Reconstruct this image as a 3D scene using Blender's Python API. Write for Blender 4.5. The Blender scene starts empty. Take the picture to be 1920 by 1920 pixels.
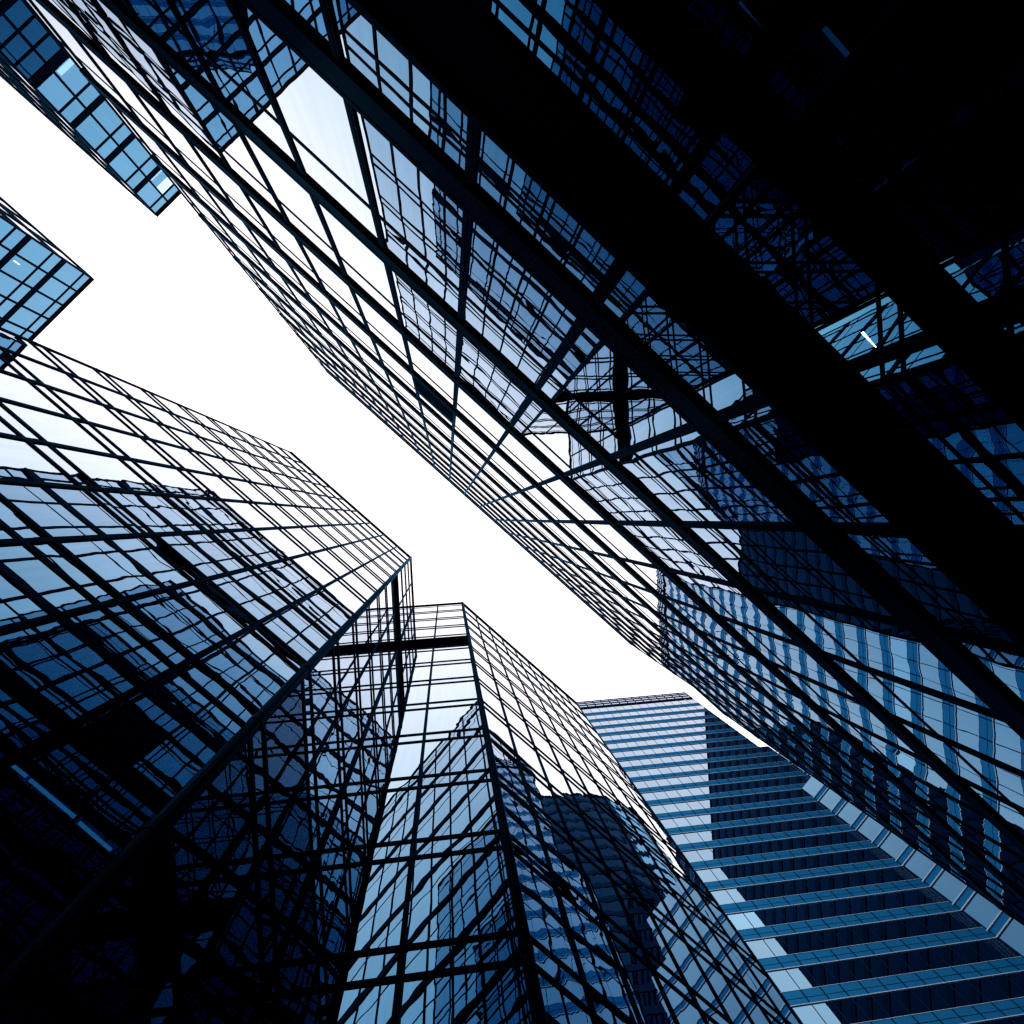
import bpy, bmesh, math, random
from mathutils import Vector, Matrix

random.seed(7)
R_ = math.radians
scene = bpy.context.scene

# ------------------------------------------------------------------ camera
F_PX, ZX, ZY = 1120.0, 838.0, 973.0          # focal length and zenith, in pixels of a 1920 frame
EYE = 1.6
cam_d = bpy.data.cameras.new("camera")
cam = bpy.data.objects.new("camera", cam_d)
scene.collection.objects.link(cam)
scene.camera = cam
cam_d.sensor_fit = 'HORIZONTAL'
cam_d.sensor_width = 36.0
cam_d.lens = 36.0 * F_PX / 1920.0
cam_d.clip_start = 0.05
cam_d.clip_end = 6000
_a = Vector((ZX - 960, -(ZY - 960), -F_PX)).normalized()
_q = _a.rotation_difference(Vector((0, 0, -1))).to_matrix()
CAM_R = Matrix(((1, 0, 0), (0, -1, 0), (0, 0, -1))) @ _q
cam.matrix_world = Matrix.Translation((0, 0, EYE)) @ CAM_R.to_4x4()

# ------------------------------------------------------------------ world and sun
world = bpy.data.worlds.new("World")
scene.world = world
world.use_nodes = True
SUN_EL, SUN_AZ = R_(24), R_(-80)             # low behind the photographer's head, veiled by cloud
wn = world.node_tree.nodes; wl = world.node_tree.links
wn.clear()
w_out = wn.new('ShaderNodeOutputWorld')
w_mix = wn.new('ShaderNodeMixShader')
w_sky = wn.new('ShaderNodeTexSky')
w_sky.sky_type = 'NISHITA'
w_sky.sun_disc = False
w_sky.sun_elevation = SUN_EL
w_sky.sun_rotation = R_(90) - SUN_AZ
w_sky.dust_density = 4.0
w_bg1 = wn.new('ShaderNodeBackground'); w_bg1.inputs['Strength'].default_value = 0.12
w_bg2 = wn.new('ShaderNodeBackground'); w_bg2.inputs['Strength'].default_value = 1.0
w_tc = wn.new('ShaderNodeTexCoord')
w_map = wn.new('ShaderNodeMapping'); w_map.inputs['Scale'].default_value = (1.0, 1.0, 2.0)
w_noise = wn.new('ShaderNodeTexNoise')
w_noise.inputs['Scale'].default_value = 1.3
w_noise.inputs['Detail'].default_value = 4.0
w_noise.inputs['Roughness'].default_value = 0.55
w_dot = wn.new('ShaderNodeVectorMath'); w_dot.operation = 'DOT_PRODUCT'
w_dot.inputs[1].default_value = (0.74, 0.67, 0.0)     # the cloud thins at the far end of the alley
w_mul = wn.new('ShaderNodeMath'); w_mul.operation = 'MULTIPLY_ADD'
w_mul.inputs[1].default_value = 0.16
w_ramp = wn.new('ShaderNodeValToRGB')
w_ramp.color_ramp.elements[0].position = 0.0
w_ramp.color_ramp.elements[0].color = (0.70, 0.79, 0.90, 1)
w_ramp.color_ramp.elements[1].position = 1.0
w_ramp.color_ramp.elements[1].color = (1.86, 1.66, 1.60, 1)
wl.new(w_tc.outputs['Generated'], w_map.inputs['Vector'])
wl.new(w_map.outputs['Vector'], w_noise.inputs['Vector'])
wl.new(w_tc.outputs['Generated'], w_dot.inputs[0])
wl.new(w_noise.outputs['Fac'], w_mul.inputs[0])
wl.new(w_dot.outputs['Value'], w_mul.inputs[2])
w_rng = wn.new('ShaderNodeMapRange'); w_rng.interpolation_type = 'SMOOTHSTEP'
w_rng.inputs['From Min'].default_value = -0.68; w_rng.inputs['From Max'].default_value = -0.44
wl.new(w_mul.outputs[0], w_rng.inputs['Value'])
wl.new(w_rng.outputs[0], w_ramp.inputs['Fac'])
wl.new(w_ramp.outputs['Color'], w_bg2.inputs['Color'])
wl.new(w_sky.outputs['Color'], w_bg1.inputs['Color'])
w_mix.inputs['Fac'].default_value = 0.92
wl.new(w_bg1.outputs[0], w_mix.inputs[1])
wl.new(w_bg2.outputs[0], w_mix.inputs[2])
wl.new(w_mix.outputs[0], w_out.inputs['Surface'])

sun_d = bpy.data.lights.new("sun", 'SUN')
sun_d.energy = 0.6
sun_d.angle = R_(14)
sun_d.color = (1.0, 0.97, 0.93)
sun = bpy.data.objects.new("sun", sun_d)
scene.collection.objects.link(sun)
_sd = Vector((math.cos(SUN_EL) * math.cos(SUN_AZ), math.cos(SUN_EL) * math.sin(SUN_AZ), math.sin(SUN_EL)))
sun.rotation_euler = _sd.to_track_quat('Z', 'Y').to_euler()

scene.view_settings.view_transform = 'Standard'
scene.view_settings.look = 'None'
scene.view_settings.exposure = 0.0
scene.view_settings.gamma = 1.0
scene.render.engine = 'CYCLES'
scene.cycles.max_bounces = 16
scene.cycles.glossy_bounces = 14
scene.cycles.diffuse_bounces = 3
scene.cycles.transmission_bounces = 8
scene.cycles.transparent_max_bounces = 16
scene.cycles.use_denoising = False
scene.cycles.pixel_filter_type = 'BLACKMAN_HARRIS'
scene.cycles.filter_width = 1.4

# ------------------------------------------------------------------ materials
def new_mat(name):
    m = bpy.data.materials.new(name)
    m.use_nodes = True
    m.node_tree.nodes.clear()
    return m, m.node_tree.nodes, m.node_tree.links

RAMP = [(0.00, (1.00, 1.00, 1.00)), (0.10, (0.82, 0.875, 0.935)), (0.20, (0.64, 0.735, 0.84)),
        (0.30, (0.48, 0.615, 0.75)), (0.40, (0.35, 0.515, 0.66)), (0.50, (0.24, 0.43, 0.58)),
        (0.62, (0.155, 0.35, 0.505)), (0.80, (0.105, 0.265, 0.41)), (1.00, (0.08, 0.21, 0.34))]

def glass(name, tint=(1, 1, 1), wave=1.0, clear=0.0, streak=0.09):
    """coated curtain-wall glass: mirror whose strength follows the angle, each pane slightly bowed"""
    m, n, l = new_mat(name)
    out = n.new('ShaderNodeOutputMaterial')
    geo = n.new('ShaderNodeNewGeometry')
    dot = n.new('ShaderNodeVectorMath'); dot.operation = 'DOT_PRODUCT'
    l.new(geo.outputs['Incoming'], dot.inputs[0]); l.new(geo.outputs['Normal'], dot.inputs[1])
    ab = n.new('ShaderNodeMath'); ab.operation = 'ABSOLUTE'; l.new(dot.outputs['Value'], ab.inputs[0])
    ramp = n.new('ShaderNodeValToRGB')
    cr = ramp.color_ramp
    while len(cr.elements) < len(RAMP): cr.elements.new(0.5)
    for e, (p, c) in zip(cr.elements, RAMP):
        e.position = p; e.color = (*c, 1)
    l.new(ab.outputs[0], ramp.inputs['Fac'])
    # rain streaks and pane to pane differences in the coating
    tc = n.new('ShaderNodeTexCoord')
    mp = n.new('ShaderNodeMapping'); mp.inputs['Scale'].default_value = (6.0, 6.0, 0.35)
    l.new(tc.outputs['Object'], mp.inputs['Vector'])
    sn = n.new('ShaderNodeTexNoise'); sn.inputs['Scale'].default_value = 1.0
    sn.inputs['Detail'].default_value = 5.0; sn.inputs['Roughness'].default_value = 0.65
    l.new(mp.outputs['Vector'], sn.inputs['Vector'])
    sr = n.new('ShaderNodeMapRange')
    sr.inputs['From Min'].default_value = 0.35; sr.inputs['From Max'].default_value = 0.75
    sr.inputs['To Min'].default_value = 1.0; sr.inputs['To Max'].default_value = 1.0 - streak
    l.new(sn.outputs['Fac'], sr.inputs['Value'])
    uv2 = n.new('ShaderNodeUVMap'); uv2.uv_map = 'rnd'
    s2 = n.new('ShaderNodeSeparateXYZ'); l.new(uv2.outputs['UV'], s2.inputs[0])
    pr = n.new('ShaderNodeMapRange')
    pr.inputs['To Min'].default_value = 0.93; pr.inputs['To Max'].default_value = 1.0
    l.new(s2.outputs['Y'], pr.inputs['Value'])
    mm = n.new('ShaderNodeMath'); mm.operation = 'MULTIPLY'
    l.new(sr.outputs[0], mm.inputs[0]); l.new(pr.outputs[0], mm.inputs[1])
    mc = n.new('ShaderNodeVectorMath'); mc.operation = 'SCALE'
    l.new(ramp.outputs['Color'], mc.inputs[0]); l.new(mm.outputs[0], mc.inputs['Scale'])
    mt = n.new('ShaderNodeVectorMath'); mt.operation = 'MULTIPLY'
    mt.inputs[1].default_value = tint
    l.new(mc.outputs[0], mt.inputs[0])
    # height field: bow of the pane + roller waves
    uv = n.new('ShaderNodeUVMap'); uv.uv_map = 'pane'
    s1 = n.new('ShaderNodeSeparateXYZ'); l.new(uv.outputs['UV'], s1.inputs[0])
    def M(op, a, b=None, c=None):
        q = n.new('ShaderNodeMath'); q.operation = op
        for i, x in enumerate((a, b, c)):
            if x is None: continue
            if isinstance(x, (int, float)): q.inputs[i].default_value = x
            else: l.new(x, q.inputs[i])
        return q.outputs[0]
    u, v = s1.outputs['X'], s1.outputs['Y']
    uu = M('MULTIPLY', u, M('SUBTRACT', 1.0, u)); vv = M('MULTIPLY', v, M('SUBTRACT', 1.0, v))
    bow = M('MULTIPLY', M('MULTIPLY', uu, vv), 16.0)
    amp = M('MULTIPLY', M('SUBTRACT', s2.outputs['X'], 0.42), 0.0025 * wave)
    h1 = M('MULTIPLY', bow, amp)
    tiltx = M('MULTIPLY', M('SUBTRACT', M('FRACT', M('MULTIPLY', s2.outputs['X'], 37.0)), 0.5), 0.0023 * wave)
    tilty = M('MULTIPLY', M('SUBTRACT', M('FRACT', M('MULTIPLY', s2.outputs['Y'], 53.0)), 0.5), 0.0023 * wave)
    h2 = M('ADD', M('MULTIPLY', u, tiltx), M('MULTIPLY', v, tilty))
    off = n.new('ShaderNodeVectorMath'); off.operation = 'MULTIPLY_ADD'
    off.inputs[1].default_value = (0.8, 0.8, 0.8)
    cmb = n.new('ShaderNodeCombineXYZ')
    l.new(M('MULTIPLY', s2.outputs['X'], 40.0), cmb.inputs[0]); l.new(M('MULTIPLY', s2.outputs['Y'], 40.0), cmb.inputs[1])
    l.new(tc.outputs['Object'], off.inputs[0]); l.new(cmb.outputs[0], off.inputs[2])
    nz = n.new('ShaderNodeTexNoise'); nz.inputs['Scale'].default_value = 1.0
    nz.inputs['Detail'].default_value = 1.5; nz.inputs['Roughness'].default_value = 0.4
    l.new(off.outputs[0], nz.inputs['Vector'])
    h3 = M('MULTIPLY', M('MULTIPLY', nz.outputs['Fac'], M('MULTIPLY_ADD', s2.outputs['Y'], 1.4, 0.3)), 0.0020 * wave)
    H = M('ADD', M('ADD', h1, h2), h3)
    bump = n.new('ShaderNodeBump')
    bump.inputs['Strength'].default_value = 1.0; bump.inputs['Distance'].default_value = 1.0
    l.new(H, bump.inputs['Height'])
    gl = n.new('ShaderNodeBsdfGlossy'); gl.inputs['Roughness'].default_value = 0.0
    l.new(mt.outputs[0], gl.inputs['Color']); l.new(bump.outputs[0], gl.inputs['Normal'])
    if clear > 0:
        tr = n.new('ShaderNodeBsdfTransparent'); tr.inputs['Color'].default_value = (clear * .75, clear * .9, clear, 1)
        ad = n.new('ShaderNodeAddShader')
        l.new(gl.outputs[0], ad.inputs[0]); l.new(tr.outputs[0], ad.inputs[1]); l.new(ad.outputs[0], out.inputs['Surface'])
    else:
        l.new(gl.outputs[0], out.inputs['Surface'])
    return m

def metal(name, col, sheen=(0.01, 0.03, 0.06), rough=0.35, var=0.2, scale=3.0, graze=False):
    """painted metal: diffuse coat with a weak tinted sheen, slightly uneven"""
    m, n, l = new_mat(name)
    out = n.new('ShaderNodeOutputMaterial'); b = n.new('ShaderNodeBsdfDiffuse')
    g = n.new('ShaderNodeBsdfGlossy'); a = n.new('ShaderNodeAddShader')
    tc = n.new('ShaderNodeTexCoord'); nz = n.new('ShaderNodeTexNoise')
    mp = n.new('ShaderNodeMapping'); mp.inputs['Scale'].default_value = (1, 1, 0.3)
    l.new(tc.outputs['Object'], mp.inputs['Vector']); l.new(mp.outputs[0], nz.inputs['Vector'])
    nz.inputs['Scale'].default_value = scale; nz.inputs['Detail'].default_value = 6.0
    mx = n.new('ShaderNodeMix'); mx.data_type = 'RGBA'
    mx.inputs['A'].default_value = (*[c * (1 - var) for c in col], 1)
    mx.inputs['B'].default_value = (*[min(1, c * (1 + var)) for c in col], 1)
    l.new(nz.outputs['Fac'], mx.inputs['Factor']); l.new(mx.outputs['Result'], b.inputs['Color'])
    g.inputs['Color'].default_value = (*sheen, 1); g.inputs['Roughness'].default_value = rough
    if graze:
        lw = n.new('ShaderNodeLayerWeight'); lw.inputs['Blend'].default_value = 0.5
        cr = n.new('ShaderNodeValToRGB')
        cr.color_ramp.elements.new(0.6)
        for i, (p, k) in enumerate(((0.45, 0.012), (0.86, 0.085), (1.0, 1.0))):
            cr.color_ramp.elements[i].position = p
            cr.color_ramp.elements[i].color = (*[c * k for c in sheen], 1)
        l.new(lw.outputs['Facing'], cr.inputs['Fac']); l.new(cr.outputs['Color'], g.inputs['Color'])
    l.new(b.outputs[0], a.inputs[0]); l.new(g.outputs[0], a.inputs[1]); l.new(a.outputs[0], out.inputs['Surface'])
    return m

def emission(name, col, s):
    m, n, l = new_mat(name)
    out = n.new('ShaderNodeOutputMaterial'); e = n.new('ShaderNodeEmission')
    e.inputs['Color'].default_value = (*col, 1); e.inputs['Strength'].default_value = s
    l.new(e.outputs[0], out.inputs['Surface'])
    return m

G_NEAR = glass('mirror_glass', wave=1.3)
G_FAR = glass('far_tower_glass', tint=(0.62, 0.80, 0.94), wave=0.35)
G_OFFICE = glass('office_ribbon_glass', tint=(0.84, 0.79, 0.83), wave=0.12, streak=0.03)
G_DARK = glass('dark_tower_glass', tint=(0.02, 0.05, 0.095), wave=0.2)
G_BLUE = glass('blue_corner_glass', tint=(0.30, 0.55, 0.75), wave=0.2)
G_CLEAR = glass('clear_lower_glass', tint=(0.4, 0.46, 0.54), wave=0.8, clear=0.20)
G_LOW = glass('shaded_lower_glass', tint=(0.16, 0.21, 0.28), wave=0.9, clear=0.05)  # darker copy of the mirror glass, dimness of the lowest storeys put into its tint
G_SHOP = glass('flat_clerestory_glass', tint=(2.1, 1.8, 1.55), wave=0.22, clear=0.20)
G_FAR_CLEAR = glass('far_clear_glass', tint=(0.62, 0.80, 0.94), wave=0.35, clear=0.5)
G_OFFICE_CLEAR = glass('office_clear_glass', tint=(0.92, 0.96, 1.0), wave=0.12, streak=0.03, clear=0.5)
M_FRAME = metal('dark_anodised_frame', (0.0008, 0.0035, 0.011), (0.03, 0.13, 0.27), 0.25, graze=True)
M_PANEL = metal('black_panel', (0.0006, 0.0010, 0.0020), (0.0005, 0.0015, 0.004), 0.5)
M_CORE = metal('unlit_interior', (0.003, 0.005, 0.008), (0, 0, 0), 0.9)
M_SPAN = metal('blue_painted_spandrel', (0.006, 0.098, 0.25), (0.003, 0.03, 0.07), 0.35, 0.10, 1.0)
M_DSPAN = metal('dark_blue_spandrel', (0.002, 0.016, 0.05), (0.002, 0.006, 0.012), 0.4)
M_JOINT = metal('spandrel_joint', (0.001, 0.014, 0.042), (0.001, 0.006, 0.014), 0.5, 0.1)
M_TRIM = metal('pale_metal_trim', (0.30, 0.47, 0.66), (0.05, 0.06, 0.07), 0.35, 0.1)
M_GLARE = emission('glare_glow', (0.72, 0.86, 1.0), 1.1)  # glow standing in for glare reflected in the far panes, not a lamp
M_TUBE_FAINT = emission('faint_tube', (0.04, 0.30, 1.0), 0.22)
M_HOUSING = metal('lamp_housing', (0.03, 0.04, 0.05), (0.01, 0.01, 0.01), 0.5, 0.1)
M_ROOF = metal('roof_membrane', (0.05, 0.06, 0.07), (0, 0, 0), 0.9, 0.2)
M_TUBE = emission('lit_tube', (0.80, 0.93, 1.0), 9.0)
M_TUBE_DIM = emission('dim_tube', (0.05, 0.42, 1.0), 0.8)

# ------------------------------------------------------------------ mesh helpers
class MB:
    def __init__(self):
        self.v, self.f, self.uv, self.rn = [], [], [], []
    def quad(self, pts, uv=None, rn=(0.5, 0.5)):
        i = len(self.v); self.v += [tuple(p) for p in pts]; self.f.append((i, i + 1, i + 2, i + 3))
        self.uv += uv or [(0, 0), (1, 0), (1, 1), (0, 1)]; self.rn += [rn] * 4
    def hexa(self, p):
        i = len(self.v); self.v += [tuple(q) for q in p]
        for f in ((0, 3, 2, 1), (4, 5, 6, 7), (0, 1, 5, 4), (1, 2, 6, 5), (2, 3, 7, 6), (3, 0, 4, 7)):
            self.f.append(tuple(i + k for k in f))
            self.uv += [(0, 0), (1, 0), (1, 1), (0, 1)]; self.rn += [(0.5, 0.5)] * 4
    def prism(self, poly, z0, z1):
        i = len(self.v); k = len(poly)
        self.v += [(x, y, z0) for x, y in poly] + [(x, y, z1) for x, y in poly]
        fs = [tuple(i + k + j for j in range(k)), tuple(i + j for j in reversed(range(k)))]
        fs += [(i + j, i + (j + 1) % k, i + k + (j + 1) % k, i + k + j) for j in range(k)]
        for f in fs:
            self.f.append(f); self.uv += [(0, 0)] * len(f); self.rn += [(0.5, 0.5)] * len(f)
    def tube(self, a, b, r, seg=10):
        a, b = Vector(a), Vector(b); d = (b - a).normalized()
        s = d.orthogonal().normalized(); t = d.cross(s)
        i = len(self.v)
        for c in (a, b):
            for k in range(seg):
                an = 2 * math.pi * k / seg
                self.v.append(tuple(c + s * (r * math.cos(an)) + t * (r * math.sin(an))))
        fs = [(i + k, i + (k + 1) % seg, i + seg + (k + 1) % seg, i + seg + k) for k in range(seg)]
        fs += [tuple(i + k for k in reversed(range(seg))), tuple(i + seg + k for k in range(seg))]
        for f in fs:
            self.f.append(f); self.uv += [(0, 0)] * len(f); self.rn += [(0.5, 0.5)] * len(f)
    def build(self, name, mat, parent=None, stuff=False):
        me = bpy.data.meshes.new(name)
        me.from_pydata(self.v, [], self.f); me.update()
        u1 = me.uv_layers.new(name='pane'); u2 = me.uv_layers.new(name='rnd')
        for i in range(len(self.uv)):
            u1.data[i].uv = self.uv[i]; u2.data[i].uv = self.rn[i]
        me.materials.append(mat)
        o = bpy.data.objects.new(name, me); scene.collection.objects.link(o)
        if parent: o.parent = parent
        if stuff: o['kind'] = 'stuff'
        return o

def thing(name, label, cat, group=None):
    o = bpy.data.objects.new(name, None); scene.collection.objects.link(o)
    o['label'] = label; o['category'] = cat
    if group: o['group'] = group
    return o

# plan axes: T runs along the alley, N across it (towards the near right tower), P/Q turned 45 degrees
A0 = R_(41.85)
T = Vector((math.cos(A0), math.sin(A0))); N = Vector((math.sin(A0), -math.cos(A0)))
P = (T + N) / math.sqrt(2); Q = (T - N) / math.sqrt(2)
def tn(t, n): return T * t + N * n
def pq(p, q): return P * p + Q * q

def to_px(pt):
    d = CAM_R.transposed() @ (Vector(pt) - Vector((0, 0, EYE)))
    if d.z > -1e-3: return None
    return (960 + F_PX * d.x / -d.z, 960 - F_PX * d.y / -d.z)

class Face:
    """a vertical facade: s runs along u, h is height above the camera, out is away from the wall"""
    def __init__(self, o, u, w):
        self.o, self.u, self.w = Vector(o), Vector(u).normalized(), Vector(w).normalized()
        self.flip = (self.u.x * self.w.y - self.u.y * self.w.x) > 0
    def pt(self, s, h, out=0.0):
        q = self.o + self.u * s + self.w * out
        return Vector((q.x, q.y, h + EYE))
    def box(self, mb, s0, s1, h0, h1, o0, o1):
        mb.hexa([self.pt(s0, h0, o0), self.pt(s1, h0, o0), self.pt(s1, h0, o1), self.pt(s0, h0, o1),
                 self.pt(s0, h1, o0), self.pt(s1, h1, o0), self.pt(s1, h1, o1), self.pt(s0, h1, o1)])
    def pane(self, mb, s0, s1, h0, h1, out=0.0, rn=None):
        p = [self.pt(s0, h0, out), self.pt(s1, h0, out), self.pt(s1, h1, out), self.pt(s0, h1, out)]
        uv = [(0, 0), (1, 0), (1, 1), (0, 1)]
        if self.flip: p = [p[1], p[0], p[3], p[2]]; uv = [uv[1], uv[0], uv[3], uv[2]]
        mb.quad(p, uv, rn or (random.random(), random.random()))
    def area(self, s0, s1, h0, h1):
        c = [to_px(self.pt(s, max(h, 0.3))) for s, h in ((s0, h0), (s1, h0), (s1, h1), (s0, h1))]
        if None in c: return 0.0
        cx = sum(x for x, _ in c) / 4; cy = sum(y for _, y in c) / 4
        if not (-30 < cx < 1950 and -30 < cy < 1950): return 0.0
        c = [(min(max(x, 0), 1920), min(max(y, 0), 1920)) for x, y in c]
        return abs(sum(c[i][0] * c[(i + 1) % 4][1] - c[(i + 1) % 4][0] * c[i][1] for i in range(4))) / 2

def build_panes(jobs, name, rest_name, parent, cap=100):
    """jobs: (face, s0, s1, h0, h1, material); the ones that show largest become parts of their own"""
    jobs = sorted(jobs, key=lambda j: -j[0].area(*j[1:5]))
    for j in jobs[:cap]:
        mb = MB(); j[0].pane(mb, *j[1:5]); mb.build(name, j[5], parent)
    rest = {}
    for j in jobs[cap:]:
        j[0].pane(rest.setdefault(j[5], MB()), *j[1:5])
    for m, mb in rest.items():
        mb.build(rest_name, m, parent, stuff=True)

# ------------------------------------------------------------------ ground
mb = MB(); mb.quad([(-1500, -1500, 0), (1500, -1500, 0), (1500, 1500, 0), (-1500, 1500, 0)])
m, n_, l_ = new_mat('street_paving')
_o = n_.new('ShaderNodeOutputMaterial'); _b = n_.new('ShaderNodeBsdfPrincipled')
_tc = n_.new('ShaderNodeTexCoord'); _br = n_.new('ShaderNodeTexBrick')
_br.inputs['Color1'].default_value = (0.045, 0.047, 0.05, 1); _br.inputs['Color2'].default_value = (0.06, 0.062, 0.066, 1)
_br.inputs['Mortar'].default_value = (0.02, 0.02, 0.02, 1); _br.inputs['Scale'].default_value = 1.0
l_.new(_tc.outputs['Object'], _br.inputs['Vector']); l_.new(_br.outputs['Color'], _b.inputs['Base Color'])
_b.inputs['Roughness'].default_value = 0.8; l_.new(_b.outputs[0], _o.inputs['Surface'])
g = mb.build('ground', m); g['kind'] = 'structure'

# ------------------------------------------------------------------ near right tower
DR, HR = 3.11, 63.2
RT0, RT1 = -19.3, 27.0
tow = thing('mirror_glass_tower', 'mirror glass office tower looming over the camera, black fascia bands along its lower edge',
            'tower', 'mirror glass towers along the alley')
fr = Face(tn(0, DR), T, -N)
mull = []
x = -0.40
while x > RT0 + 0.6: mull.insert(0, x); x -= 2.02
x = -0.40 + 2.02
while x < RT1 - 0.6: mull.append(x); x += 2.02
cols = [RT0] + mull + [RT1]
bands = [6.98 + 4.82 * k for k in range(12)]            # undersides of the floor bands
BH = 0.58
RTOP = mull[-2]                                        # above the eighth band the facade stops short
big, small = [], []
for a, b in zip(cols[:-1], cols[1:]):
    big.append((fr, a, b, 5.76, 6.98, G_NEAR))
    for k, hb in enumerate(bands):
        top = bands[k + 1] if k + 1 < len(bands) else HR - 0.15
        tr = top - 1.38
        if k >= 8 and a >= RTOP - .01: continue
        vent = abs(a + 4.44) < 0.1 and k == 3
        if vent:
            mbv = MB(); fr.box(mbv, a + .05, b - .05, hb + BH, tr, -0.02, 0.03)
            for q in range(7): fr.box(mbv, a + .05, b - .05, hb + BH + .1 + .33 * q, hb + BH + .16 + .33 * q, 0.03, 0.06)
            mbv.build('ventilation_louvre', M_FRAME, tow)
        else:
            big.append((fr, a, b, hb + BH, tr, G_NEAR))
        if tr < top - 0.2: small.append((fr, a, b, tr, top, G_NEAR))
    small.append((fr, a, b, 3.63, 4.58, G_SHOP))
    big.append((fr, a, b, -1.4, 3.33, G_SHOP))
build_panes(big, 'window_pane', 'upper_window_glazing', tow)
build_panes(small, 'transom_pane', 'upper_transom_glazing', tow)
for hb in bands:
    mb = MB(); re = RT1 if hb < bands[8] + .1 else RTOP
    fr.box(mb, RT0, re, hb, hb + BH, -0.05, 0.065)
    fr.box(mb, RT0, re, hb + BH - 0.10, hb + BH, 0.065, 0.072)
    fr.box(mb, RT0, re, hb, hb + 0.07, 0.065, 0.072)
    mb.build('spandrel_band', M_FRAME, tow)
for hb in bands[1:] + [HR - 0.15]:
    mb = MB(); fr.box(mb, RT0, RT1 if hb < bands[8] + .1 else RTOP, hb - 1.38 - .045, hb - 1.38 + .045, -0.05, 0.016); mb.build('transom', M_FRAME, tow)
mb = MB(); fr.box(mb, RT0 - .05, RTOP + .05, HR - .3, HR, -0.3, 0.07); mb.build('parapet', M_FRAME, tow)
for x in mull + [RT0, RT1]:
    mb = MB(); ht = HR if x < RTOP + .01 else bands[8] + BH
    fr.box(mb, x - 0.07, x + 0.07, 5.62, ht + .06, -0.05, 0.035)
    fr.box(mb, x - 0.02, x + 0.02, 5.7, ht, 0.035, 0.042)
    # sleeve joints, one per floor
    for hb in [b for b in bands if b < ht]: fr.box(mb, x - 0.08, x + 0.08, hb + .16, hb + .36, 0.0, 0.062)
    mb.build('mullion', M_FRAME, tow)
mb = MB(); fr.box(mb, RT0, RT1, 5.62, 5.76, -0.1, 0.08); fr.box(mb, RT0, RT1, 5.60, 5.625, 0.06, 0.10)
mb.build('sill_rail', M_FRAME, tow)
mb = MB(); fr.box(mb, RT0, RT1, 4.58, 5.60, -0.3, 0.05); mb.build('fascia', M_PANEL, tow)
mb = MB(); fr.box(mb, RT0, RT1, 3.33, 3.60, -0.3, 0.05); mb.build('fascia', M_PANEL, tow)
mb = MB(); fr.box(mb, RT0, RT1, 3.60, 3.63, 0.0, 0.09); mb.build('drip_rail', M_FRAME, tow)
for x in mull:
    mb = MB(); fr.box(mb, x - .05, x + .05, 3.60, 4.58, -.05, .04); mb.build('clerestory_mullion', M_FRAME, tow)
for i, x in enumerate(mull):
    mb = MB(); fr.box(mb, x - .09, x + .09, -1.6, 3.33, -.05, .05); mb.build('shopfront_post', M_FRAME, tow)
mb = MB(); fr.box(mb, RT0, RT1, -1.6, -1.4, -.3, .06); mb.build('plinth', M_PANEL, tow)
hs8 = bands[8] + BH + EYE - .1
mb = MB(); mb.prism([tn(RT0 + .1, DR + 2.2), tn(RT1 - .1, DR + 2.2), tn(RT1 - .1, DR + 26), tn(RT0 + .1, DR + 26)], 0, hs8 - .5)
mb.prism([tn(RT0 + .1, DR + 2.2), tn(RTOP - .1, DR + 2.2), tn(RTOP - .1, DR + 26), tn(RT0 + .1, DR + 26)], hs8 - .5, HR + EYE - .7)
for hz in (5.0,):
    mb.prism([tn(RT0 + .1, DR + .2), tn(RT1 - .1, DR + .2), tn(RT1 - .1, DR + 2.3), tn(RT0 + .1, DR + 2.3)], hz + EYE, hz + EYE + .3)
mb.build('building_core', M_CORE, tow)
mb = MB(); mb.prism([tn(RT0 + .1, DR + .2), tn(RTOP - .1, DR + .2), tn(RTOP - .1, DR + 26), tn(RT0 + .1, DR + 26)], HR + EYE - .6, HR + EYE - .3)
mb.prism([tn(RTOP - .1, DR + .2), tn(RT1 - .1, DR + .2), tn(RT1 - .1, DR + 26), tn(RTOP - .1, DR + 26)], hs8 - .4, hs8 - .1)
mb.build('roof', M_ROOF, tow)

def plain_side(face, length, h0, h1, floor, module, parent, mat=None, first=0.0):
    """a less seen side: panes in one mesh, floor bands and mullions"""
    mb = MB(); k = max(1, round(length / module)); w = length / k
    hs = []; h = h1
    while h > h0: hs.append(h); h -= floor
    hs.append(h0)
    for i in range(k):
        for a, b in zip(hs[1:], hs[:-1]): face.pane(mb, i * w, (i + 1) * w, a, b)
    mb.build('side_glazing', mat or G_NEAR, parent, stuff=True)
    mb = MB()
    for h in hs: face.box(mb, 0, length, h - .25, h, -.03, .06)
    for i in range(k + 1): face.box(mb, i * w - .06, i * w + .06, h0, h1, -.03, .09)
    mb.build('side_frame', M_FRAME, parent, stuff=True)

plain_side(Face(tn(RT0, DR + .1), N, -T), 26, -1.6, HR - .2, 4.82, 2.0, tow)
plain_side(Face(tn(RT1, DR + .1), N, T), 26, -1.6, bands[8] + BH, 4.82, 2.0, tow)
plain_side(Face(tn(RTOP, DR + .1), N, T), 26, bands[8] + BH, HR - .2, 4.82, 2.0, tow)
plain_side(Face(tn(RT0, DR + 26.1), T, N), RTOP - RT0, -1.6, HR - .2, 4.82, 2.0, tow)

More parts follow.
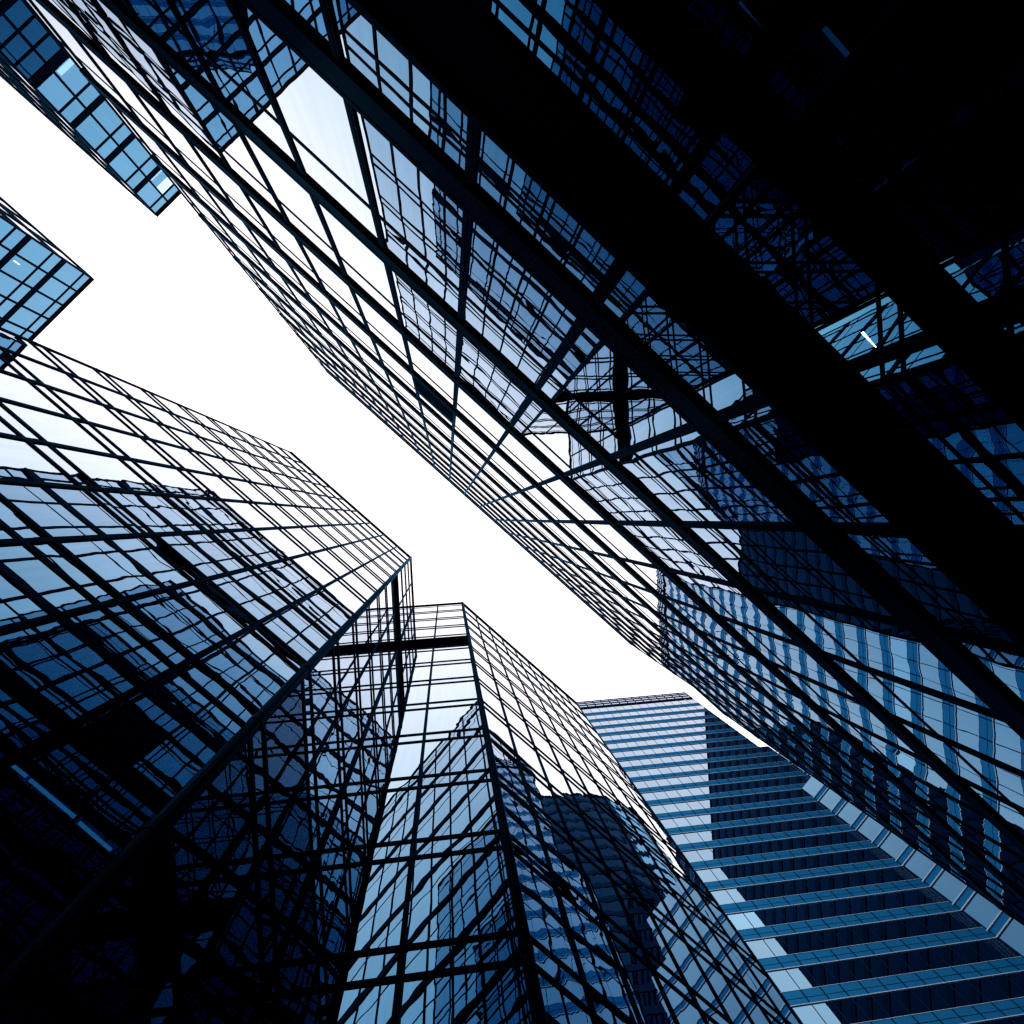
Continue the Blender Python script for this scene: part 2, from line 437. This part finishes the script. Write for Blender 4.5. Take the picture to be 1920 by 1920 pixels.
# ------------------------------------------------------------------ near left tower with the corner notch
DL, HL = -5.256, 60.3
LM = 1.722
LT0 = -0.10 - 9 * LM
leg = 4 * LM / math.sqrt(2)
pD0 = tn(LT0, DL); pDE = tn(-0.10, DL); pEF = pDE + Q * leg; pFG = pEF + P * leg; pG1 = pFG + T * (9 * LM)
lt = thing('mirror_glass_tower', 'mirror glass tower with a right-angled corner notch and a black louvre storey',
           'tower', 'mirror glass towers along the alley')
faces = [('D', Face(pD0, T, N), 9, LM), ('E', Face(pDE, Q, P), 2, leg / 2),
         ('F', Face(pEF, P, -Q), 2, leg / 2), ('G', Face(pFG, T, N), 9, LM)]
floors = [12.2 + 3.99 * k for k in range(-3, 12)]
LS = 0.80                                             # lower line of each pair
vis, nar = [], []
for nm, fc, k, w in faces:
    L = k * w
    for i in range(k):
        a, b = i * w, (i + 1) * w
        for j, h in enumerate(floors):
            top = (floors[j + 1] - LS) if j + 1 < len(floors) else HL - 1.45
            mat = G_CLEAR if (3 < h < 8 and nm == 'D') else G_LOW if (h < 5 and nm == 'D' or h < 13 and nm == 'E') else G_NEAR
            mech = nm in 'EF' and j == 10
            if mech: continue
            vis.append((fc, a, b, h, top, mat))
            nar.append((fc, a, b, h - LS, h, mat))
        if nm in 'EF':
            nar.append((fc, a, b, floors[10] - LS, floors[10], G_NEAR))
        nar.append((fc, a, b, HL - 1.45, HL - .2, G_NEAR))
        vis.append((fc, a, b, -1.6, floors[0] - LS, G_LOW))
    if nm in 'EF':
        mb = MB(); fc.box(mb, 0.02, L - 0.02, floors[10] + 0.1, floors[11] - LS - .1, -.06, .03)
        q = floors[10] + .3
        while q < floors[11] - LS - .3:
            fc.box(mb, 0.05, L - .05, q, q + .08, .03, .07); q += .28
        mb.build('louvre_panel', M_PANEL, lt)
    for h in floors:
        for z in (h, h - LS):
            mb = MB(); fc.box(mb, 0.03, L - 0.03, z - .065, z + .065, -.04, .034); mb.build('transom', M_FRAME, lt)
    mb = MB(); fc.box(mb, 0.03, L - .03, HL - 1.49, HL - 1.41, -.04, .022); mb.build('transom', M_FRAME, lt)
    mb = MB(); fc.box(mb, -0.05, L + 0.05, HL - .2, HL, -.3, .10); mb.build('parapet', M_FRAME, lt)
    for i in range(k + 1):
        if nm in 'EF' and i in (0, k): continue
        if nm == 'D' and i == k or nm == 'G' and i == 0: continue
        mb = MB(); fc.box(mb, i * w - .06, i * w + .06, -1.6, HL + .02, -.04, .040)
        for h in floors: fc.box(mb, i * w - .065, i * w + .065, h - .5, h - .3, 0, .046)
        mb.build('mullion', M_FRAME, lt)
for c in (pDE, pFG):
    mb = MB(); mb.tube((c.x, c.y, 0), (c.x, c.y, HL + EYE + .03), 0.135, 14)
    for h in floors: mb.tube((c.x, c.y, h + EYE - .55), (c.x, c.y, h + EYE - .25), 0.15, 14)
    mb.build('corner_post', M_FRAME, lt)
mb = MB(); c = pEF; mb.tube((c.x, c.y, 0), (c.x, c.y, HL + EYE), 0.10, 10); mb.build('corner_post', M_FRAME, lt)
ins = lambda c, a, b: c + T * a - N * b
back = 24
mb = MB()
mb.prism([ins(pD0, .1, 1.6), ins(pDE, -1.2, 1.6), pEF - N * 1.6 - T * 1.0, pEF - N * 1.6 + T * 1.0, ins(pFG, 1.2, 1.6), ins(pG1, -.1, 1.6), ins(pG1, -.1, back), ins(pD0, .1, back)][::-1], 0, HL + EYE - .6)
mb.build('building_core', M_CORE, lt)
mb = MB()
mb.prism([ins(pD0, .1, .15), ins(pDE, -.2, .15), pEF - N * .25, ins(pFG, .2, .15), ins(pG1, -.1, .15), ins(pG1, -.1, back), ins(pD0, .1, back)][::-1], HL + EYE - .6, HL + EYE - .3)
mb.build('roof', M_ROOF, lt)
build_panes(vis, 'window_pane', 'upper_window_glazing', lt)
build_panes(nar, 'transom_pane', 'upper_transom_glazing', lt)
plain_side(Face(pD0 - N * .1, -N, -T), back, -1.6, HL - .2, 3.99, LM, lt)
plain_side(Face(pG1 - N * .1, -N, T), back, -1.6, HL - .2, 3.99, LM, lt)
plain_side(Face(tn(LT0, DL - back - .1), T, -N), (pG1 - pD0).length, -1.6, HL - .2, 3.99, LM, lt)

# ------------------------------------------------------------------ the two towers farther up the alley
def far_tower(label, n0, sgn, module, side_mod, lit_h):
    th = thing('banded_glass_tower', label, 'tower', 'blue glass towers at the end of the alley')
    H = 58.4; t0 = -38.75; W = 26.0; D = 42.0
    fc = Face(tn(t0, n0), N * sgn, T)
    k = int(W / module)
    bc = [54.34 - 4.3 * i for i in range(13)]
    jb, js = [], []
    for i in range(k):
        a, b = i * module, (i + 1) * module
        prev = H - .15
        for c in bc:
            js.append((fc, a, b, prev - 1.2 if prev > 58 else prev - 1.25, prev, G_FAR))
            lit = i == 1 and any(c + .22 < z < prev - 1.2 for z in lit_h)
            jb.append((fc, a, b, c + .22, prev - (1.2 if prev > 58 else 1.25), G_FAR_CLEAR if lit else G_FAR))
            prev = c - .22
        jb.append((fc, a, b, -1.6, prev, G_FAR))
    build_panes(jb, 'window_pane', 'lower_window_glazing', th)
    build_panes(js, 'transom_pane', 'lower_transom_glazing', th)
    for c in bc:
        mb = MB(); fc.box(mb, 0, W, c - .24, c + .24, -.05, .07); mb.build('spandrel_band', M_FRAME, th)
    for c in [H - 1.35] + [b - 1.47 for b in bc]:
        mb = MB(); fc.box(mb, 0, W, c - .07, c + .07, -.05, .05); mb.build('transom', M_FRAME, th)
    for i in range(k + 1):
        mb = MB(); fc.box(mb, i * module - .08, i * module + .08, -1.6, H + .03, -.05, .09); mb.build('mullion', M_FRAME, th)
    mb = MB(); fc.box(mb, -.06, W + .06, H - .28, H, -.3, .12); mb.build('parapet', M_FRAME, th)
    sd = Face(tn(t0 - .1, n0), -T, -N * sgn)
    plain_side(sd, D, -1.6, H - .1, 4.3, side_mod, th)
    mb = MB(); sd.box(mb, 0, D, H - .2, H, -.2, .1)
    for c in bc: sd.box(mb, 0, D, c - 1.5, c - 1.38, -.02, .05)
    mb.build('side_rail', M_FRAME, th)
    mb = MB(); e = N * sgn
    c0 = tn(t0 - 1.6, n0) + e * .3
    pl = [c0, c0 - T * (D - .4), c0 - T * (D - .4) + e * (W - .6), c0 + e * (W - .6)]
    mb.prism(pl, 0, H + EYE - .3); mb.build('building_core', M_CORE, th)
    return fc

fB = far_tower('blue glass tower with black floor bands, partly hidden behind the looming near tower', 3.12, 1, 1.62, 3.2, (42.9, 55.3))
fC = far_tower('paler blue glass tower, corner pointing into the sky above the notched tower', -5.15, -1, 1.76, 3.2, (50.9,))

# ------------------------------------------------------------------ striped office tower
DH = 45.5
hh = thing('striped_office_tower', 'tall office tower with alternating blue spandrel and ribbon window stripes', 'tower')
HP0, HP1, HH = -12.0, 55.2, 140.9
fh = Face(pq(0, DH), P, -Q)
STEP = .0923 * DH
base = 1.2176 * DH
hb = [base + STEP * k for k in range(-13, 20)]
SPH = 1.55
MOD = 1.93
LAMP_H = DH / 0.744
def ribbon(face, s0, s1, h0, h1, name, mat):
    mb = MB(); k = max(1, round((s1 - s0) / MOD)); w = (s1 - s0) / k
    for i in range(k): face.pane(mb, s0 + i * w, s0 + (i + 1) * w, h0, h1)
    return mb.build(name, mat, hh)
for h in hb:
    s1 = HP1 if h > 102.5 else 57.0
    top = min(h + STEP, HH - 4.6)
    if h + SPH < HH - 4.6:
        ribbon(fh, HP0, s1, h + SPH, top, 'ribbon_window', G_OFFICE_CLEAR if h + SPH < LAMP_H < top else G_OFFICE)
        mb = MB(); fh.box(mb, HP0, s1, h, h + SPH, -.3, .02)
        sp = mb.build('spandrel_band', M_SPAN, hh)
        mb = MB(); fh.box(mb, HP0, s1, h + .66, h + .72, .02, .03)
        k = round((s1 - HP0) / MOD)
        for i in range(1, k): fh.box(mb, HP0 + i * (s1 - HP0) / k - .035, HP0 + i * (s1 - HP0) / k + .035, h, h + SPH, .021, .032)
        mb.build('joint_line', M_JOINT, sp)
        mb = MB(); fh.box(mb, HP0, s1 + .15, h - .07, h, -.1, .09); fh.box(mb, HP0, s1 + .15, h + SPH, h + SPH + .04, -.1, .05)
        mb.build('sill_trim', M_TRIM, sp)
k = round((HP1 - HP0) / MOD)
for i in range(k + 1):
    s = HP0 + (HP1 - HP0) * i / k
    mb = MB(); fh.box(mb, s - .03, s + .03, -1.6, HH - 4.6, -.02, .028); mb.build('mullion', M_JOINT, hh)
mb = MB()
for i in range(k): fh.pane(mb, HP0 + (HP1 - HP0) * i / k, HP0 + (HP1 - HP0) * (i + 1) / k, HH - 4.6, HH - .2)
mb.build('crown_glazing', G_OFFICE, hh)
for a, b in ((4.6, 4.0), (3.0, 2.5), (1.5, 1.1), (.35, 0)):
    mb = MB(); fh.box(mb, HP0, HP1 + .2, HH - a, HH - b, -.2, .07); mb.build('crown_ledge', M_DSPAN, hh)
mb = MB()
for i in range(k + 1):
    q = HP0 + (HP1 - HP0) * i / k; fh.box(mb, q - .10, q + .10, HH - 4.6, HH - .1, -.02, .05)
mb.build('crown_fins', M_JOINT, hh)
mb = MB(); mb.prism([pq(HP0, DH + 1.6), pq(HP1 - .3, DH + 1.6), pq(HP1 - .3, DH + 40), pq(HP0, DH + 40)], 0, HH + EYE - .2)
mb.build('building_core', M_CORE, hh)
mb = MB(); mb.prism([pq(HP1, DH + .35), pq(62, DH + .35), pq(62, DH + 30), pq(HP1, DH + 30)], 0, base + STEP * 11 + SPH + EYE)
mb.build('lower_block', M_SPAN, hh)
plain_side(Face(pq(HP1, DH + .1), Q, P), 39, 104, HH, STEP, 2.0, hh, G_OFFICE)
# the wings that step towards the alley
def wing(p0, htop, depth):
    u = (P - Q).normalized(); w = (-P - Q).normalized()
    fw = Face(pq(p0, DH), u, w)
    for h in hb:
        if h + STEP > htop + .5: continue
        ribbon(fw, 0, 22, h + 1.05, min(h + STEP, htop), 'wing_window', G_OFFICE)
        mb = MB(); fw.box(mb, 0, 22, h, h + 1.05, -.2, .02); sp = mb.build('wing_spandrel', M_SPAN, hh)
        mb = MB(); fw.box(mb, -.1, 22, h - .07, h + .07, -.1, .14); fw.box(mb, -.1, 22, h + .98, h + 1.12, -.1, .14)
        mb.build('sill_trim', M_TRIM, sp)
    mb = MB(); fw.box(mb, 2.6, 2.68, -1.6, htop, -.02, .03); fw.box(mb, 0, .12, -1.6, htop, -.05, .05); mb.build('wing_mullion', M_JOINT, hh)
    mb = MB(); a = fw.pt(.05, 0, -.25); b = fw.pt(22, 0, -.25); c = fw.pt(22, 0, -depth); d = fw.pt(.05, 0, -depth)
    mb.prism([(q.x, q.y) for q in (a, b, c, d)], 0, htop + EYE); mb.build('wing_block', M_SPAN, hh)
wing(53.1, base + STEP * 8, 2.4)
wing(56.8, base + STEP * 11, 6.0)

# ------------------------------------------------------------------ dark tower, seen mirrored in the striped one
dk = thing('dark_glass_tower', 'dark glass tower mirrored as a black shape in the striped tower ribbon windows', 'tower')
HT = 150.0
pl = [(64.2, -1.5), (64.2, 38), (66.2, 44.5), (69.4, 50), (76, 55), (92, 58), (92, -1.5)]
ctr = pq(78, 25)
mb = MB(); mb.prism([pq(*q) for q in pl], 0, HT + EYE); mb.build('building_core', M_CORE, dk)
segs = []
for a, b in zip(pl, pl[1:] + pl[:1]):
    a, b = pq(*a), pq(*b); u = (b - a).normalized(); w = Vector((u.y, -u.x))
    if w.dot(a - ctr) < 0: w = -w
    segs.append((Face(a + w * .12, u, w), (b - a).length))
for i in range(36):
    mb, ms, mt, mc = MB(), MB(), MB(), MB(); z = i * 4.2 - 1.6
    for si, (fc, L) in enumerate(segs):
        kk = max(1, round(L / 2.6))
        if z + 4.2 < HT:
            for j in range(kk): fc.pane(mc if 2 <= si <= 4 else mb, j * L / kk, (j + 1) * L / kk, z + 1.4, z + 4.2)
        fc.box(ms, 0, L, z, z + 1.4, -.1, .02)
        fc.box(mt, 0, L, z - .06, z + .06, 0, .12)
    if mb.f: mb.build('ribbon_window', G_DARK, dk); mc.build('corner_window', G_BLUE, dk)
    sp = ms.build('spandrel_band', M_DSPAN, dk); mt.build('sill_trim', M_JOINT, sp)
mb = MB(); mb.prism([pq(*q) + (pq(*q) - ctr).normalized() * .3 for q in pl], HT + EYE - 1.0, HT + EYE + .2); mb.build('parapet', M_PANEL, dk)

# ------------------------------------------------------------------ lamps inside the glass
def ray_pt(px, py, plane_n=None, plane_t=None, plane_q=None, depth=0.0):
    d = CAM_R @ Vector(((px - 960) / F_PX, -(py - 960) / F_PX, -1.0))
    u = Vector((d.x, d.y))
    if plane_n is not None: k = (plane_n) / u.dot(N)
    elif plane_t is not None: k = plane_t / u.dot(T)
    else: k = plane_q / u.dot(Q)
    return Vector((0, 0, EYE)) + d * k

def lamp(label, a, b, r, mat, group, up=.12):
    th = thing('fluorescent_lamp', label, 'lamp', group)
    mb = MB(); mb.tube(a, b, r, 8); mb.build('tube', mat, th)
    d = (b - a).normalized(); s = d.cross(Vector((0, 0, 1))).normalized() * r * 1.3
    mb = MB(); z0, z1 = Vector((0, 0, r * 1.3)), Vector((0, 0, r * 1.3 + .05))
    a2, b2 = a - d * .03, b + d * .03
    mb.hexa([a2 - s + z0, b2 - s + z0, b2 + s + z0, a2 + s + z0, a2 - s + z1, b2 - s + z1, b2 + s + z1, a2 + s + z1])
    mb.build('housing', M_HOUSING, th)
    return th

gl = 'fluorescent tubes behind the lower glass'
for (x0, y0, x1, y1, lab) in ((1617, 623, 1641, 652, 'upper of two bright white tubes end to end behind the clerestory glass'),
                              (1643, 656, 1680, 697, 'lower, longer of two bright white tubes end to end behind the clerestory glass')):
    lamp(lab, ray_pt(x0, y0, plane_n=DR + .45), ray_pt(x1, y1, plane_n=DR + .45), .012, M_TUBE, gl)
for (x0, y0, x1, y1, lab) in ((1385, 5, 1444, 80, 'dim blue tube at the top edge of the dark shopfront, the thicker of the two'),
                              (1545, 52, 1590, 104, 'dim blue tube right of the thicker one in the dark shopfront')):
    lamp(lab, ray_pt(x0, y0, plane_n=DR + .5), ray_pt(x1, y1, plane_n=DR + .5), .014, M_TUBE_FAINT, gl)
lamp('tiny bright lamp alone in the middle of the dark shopfront', ray_pt(1597, 323, plane_n=DR + .6), ray_pt(1606, 313, plane_n=DR + .6), .010, M_TUBE, gl)
for (x0, y0, x1, y1, lab) in ((20, 1432, 50, 1456, 'shortest of three dim blue tubes in a row in the dark lower left'),
                              (56, 1462, 140, 1532, 'longest, middle one of three dim blue tubes in a row, dark lower left'),
                              (148, 1542, 208, 1594, 'third of the dim blue tubes, nearest the notch')):
    lamp(lab, ray_pt(x0, y0, plane_n=DL - .5), ray_pt(x1, y1, plane_n=DL - .5), .022, M_TUBE_DIM, gl)

gu = 'lit ceiling lamps behind the far tower windows'
for (h, n0, n1, lab) in ((42.75, 5.0, 6.25, 'added glow for reflected glare in a window halfway down the banded blue tower'),
                         (55.2, 4.95, 6.25, 'added glow for reflected glare in a window near the top of the banded blue tower')):
    a, b = tn(-39.2, n0), tn(-39.2, n1)
    lamp(lab, Vector((a.x, a.y, h + EYE)), Vector((b.x, b.y, h + EYE)), .16, M_GLARE, gu)  # added glowing bars, placed where the panes catch a reflected glare
lamp('thin lit tube behind a window of the paler blue tower', ray_pt(26, 488.5, plane_t=-39.2), ray_pt(36.5, 496, plane_t=-39.2), .035, M_TUBE, gu)
for (x0, x1, y, lab) in ((1757, 1782, 1696, 'short bright tube inside a black ribbon window of the striped tower'),):
    lamp(lab, ray_pt(x0, y + 1.5, plane_q=DH + .5), ray_pt(x1, y - 1.5, plane_q=DH + .5), .07, M_TUBE, 'lit tubes in the striped tower')
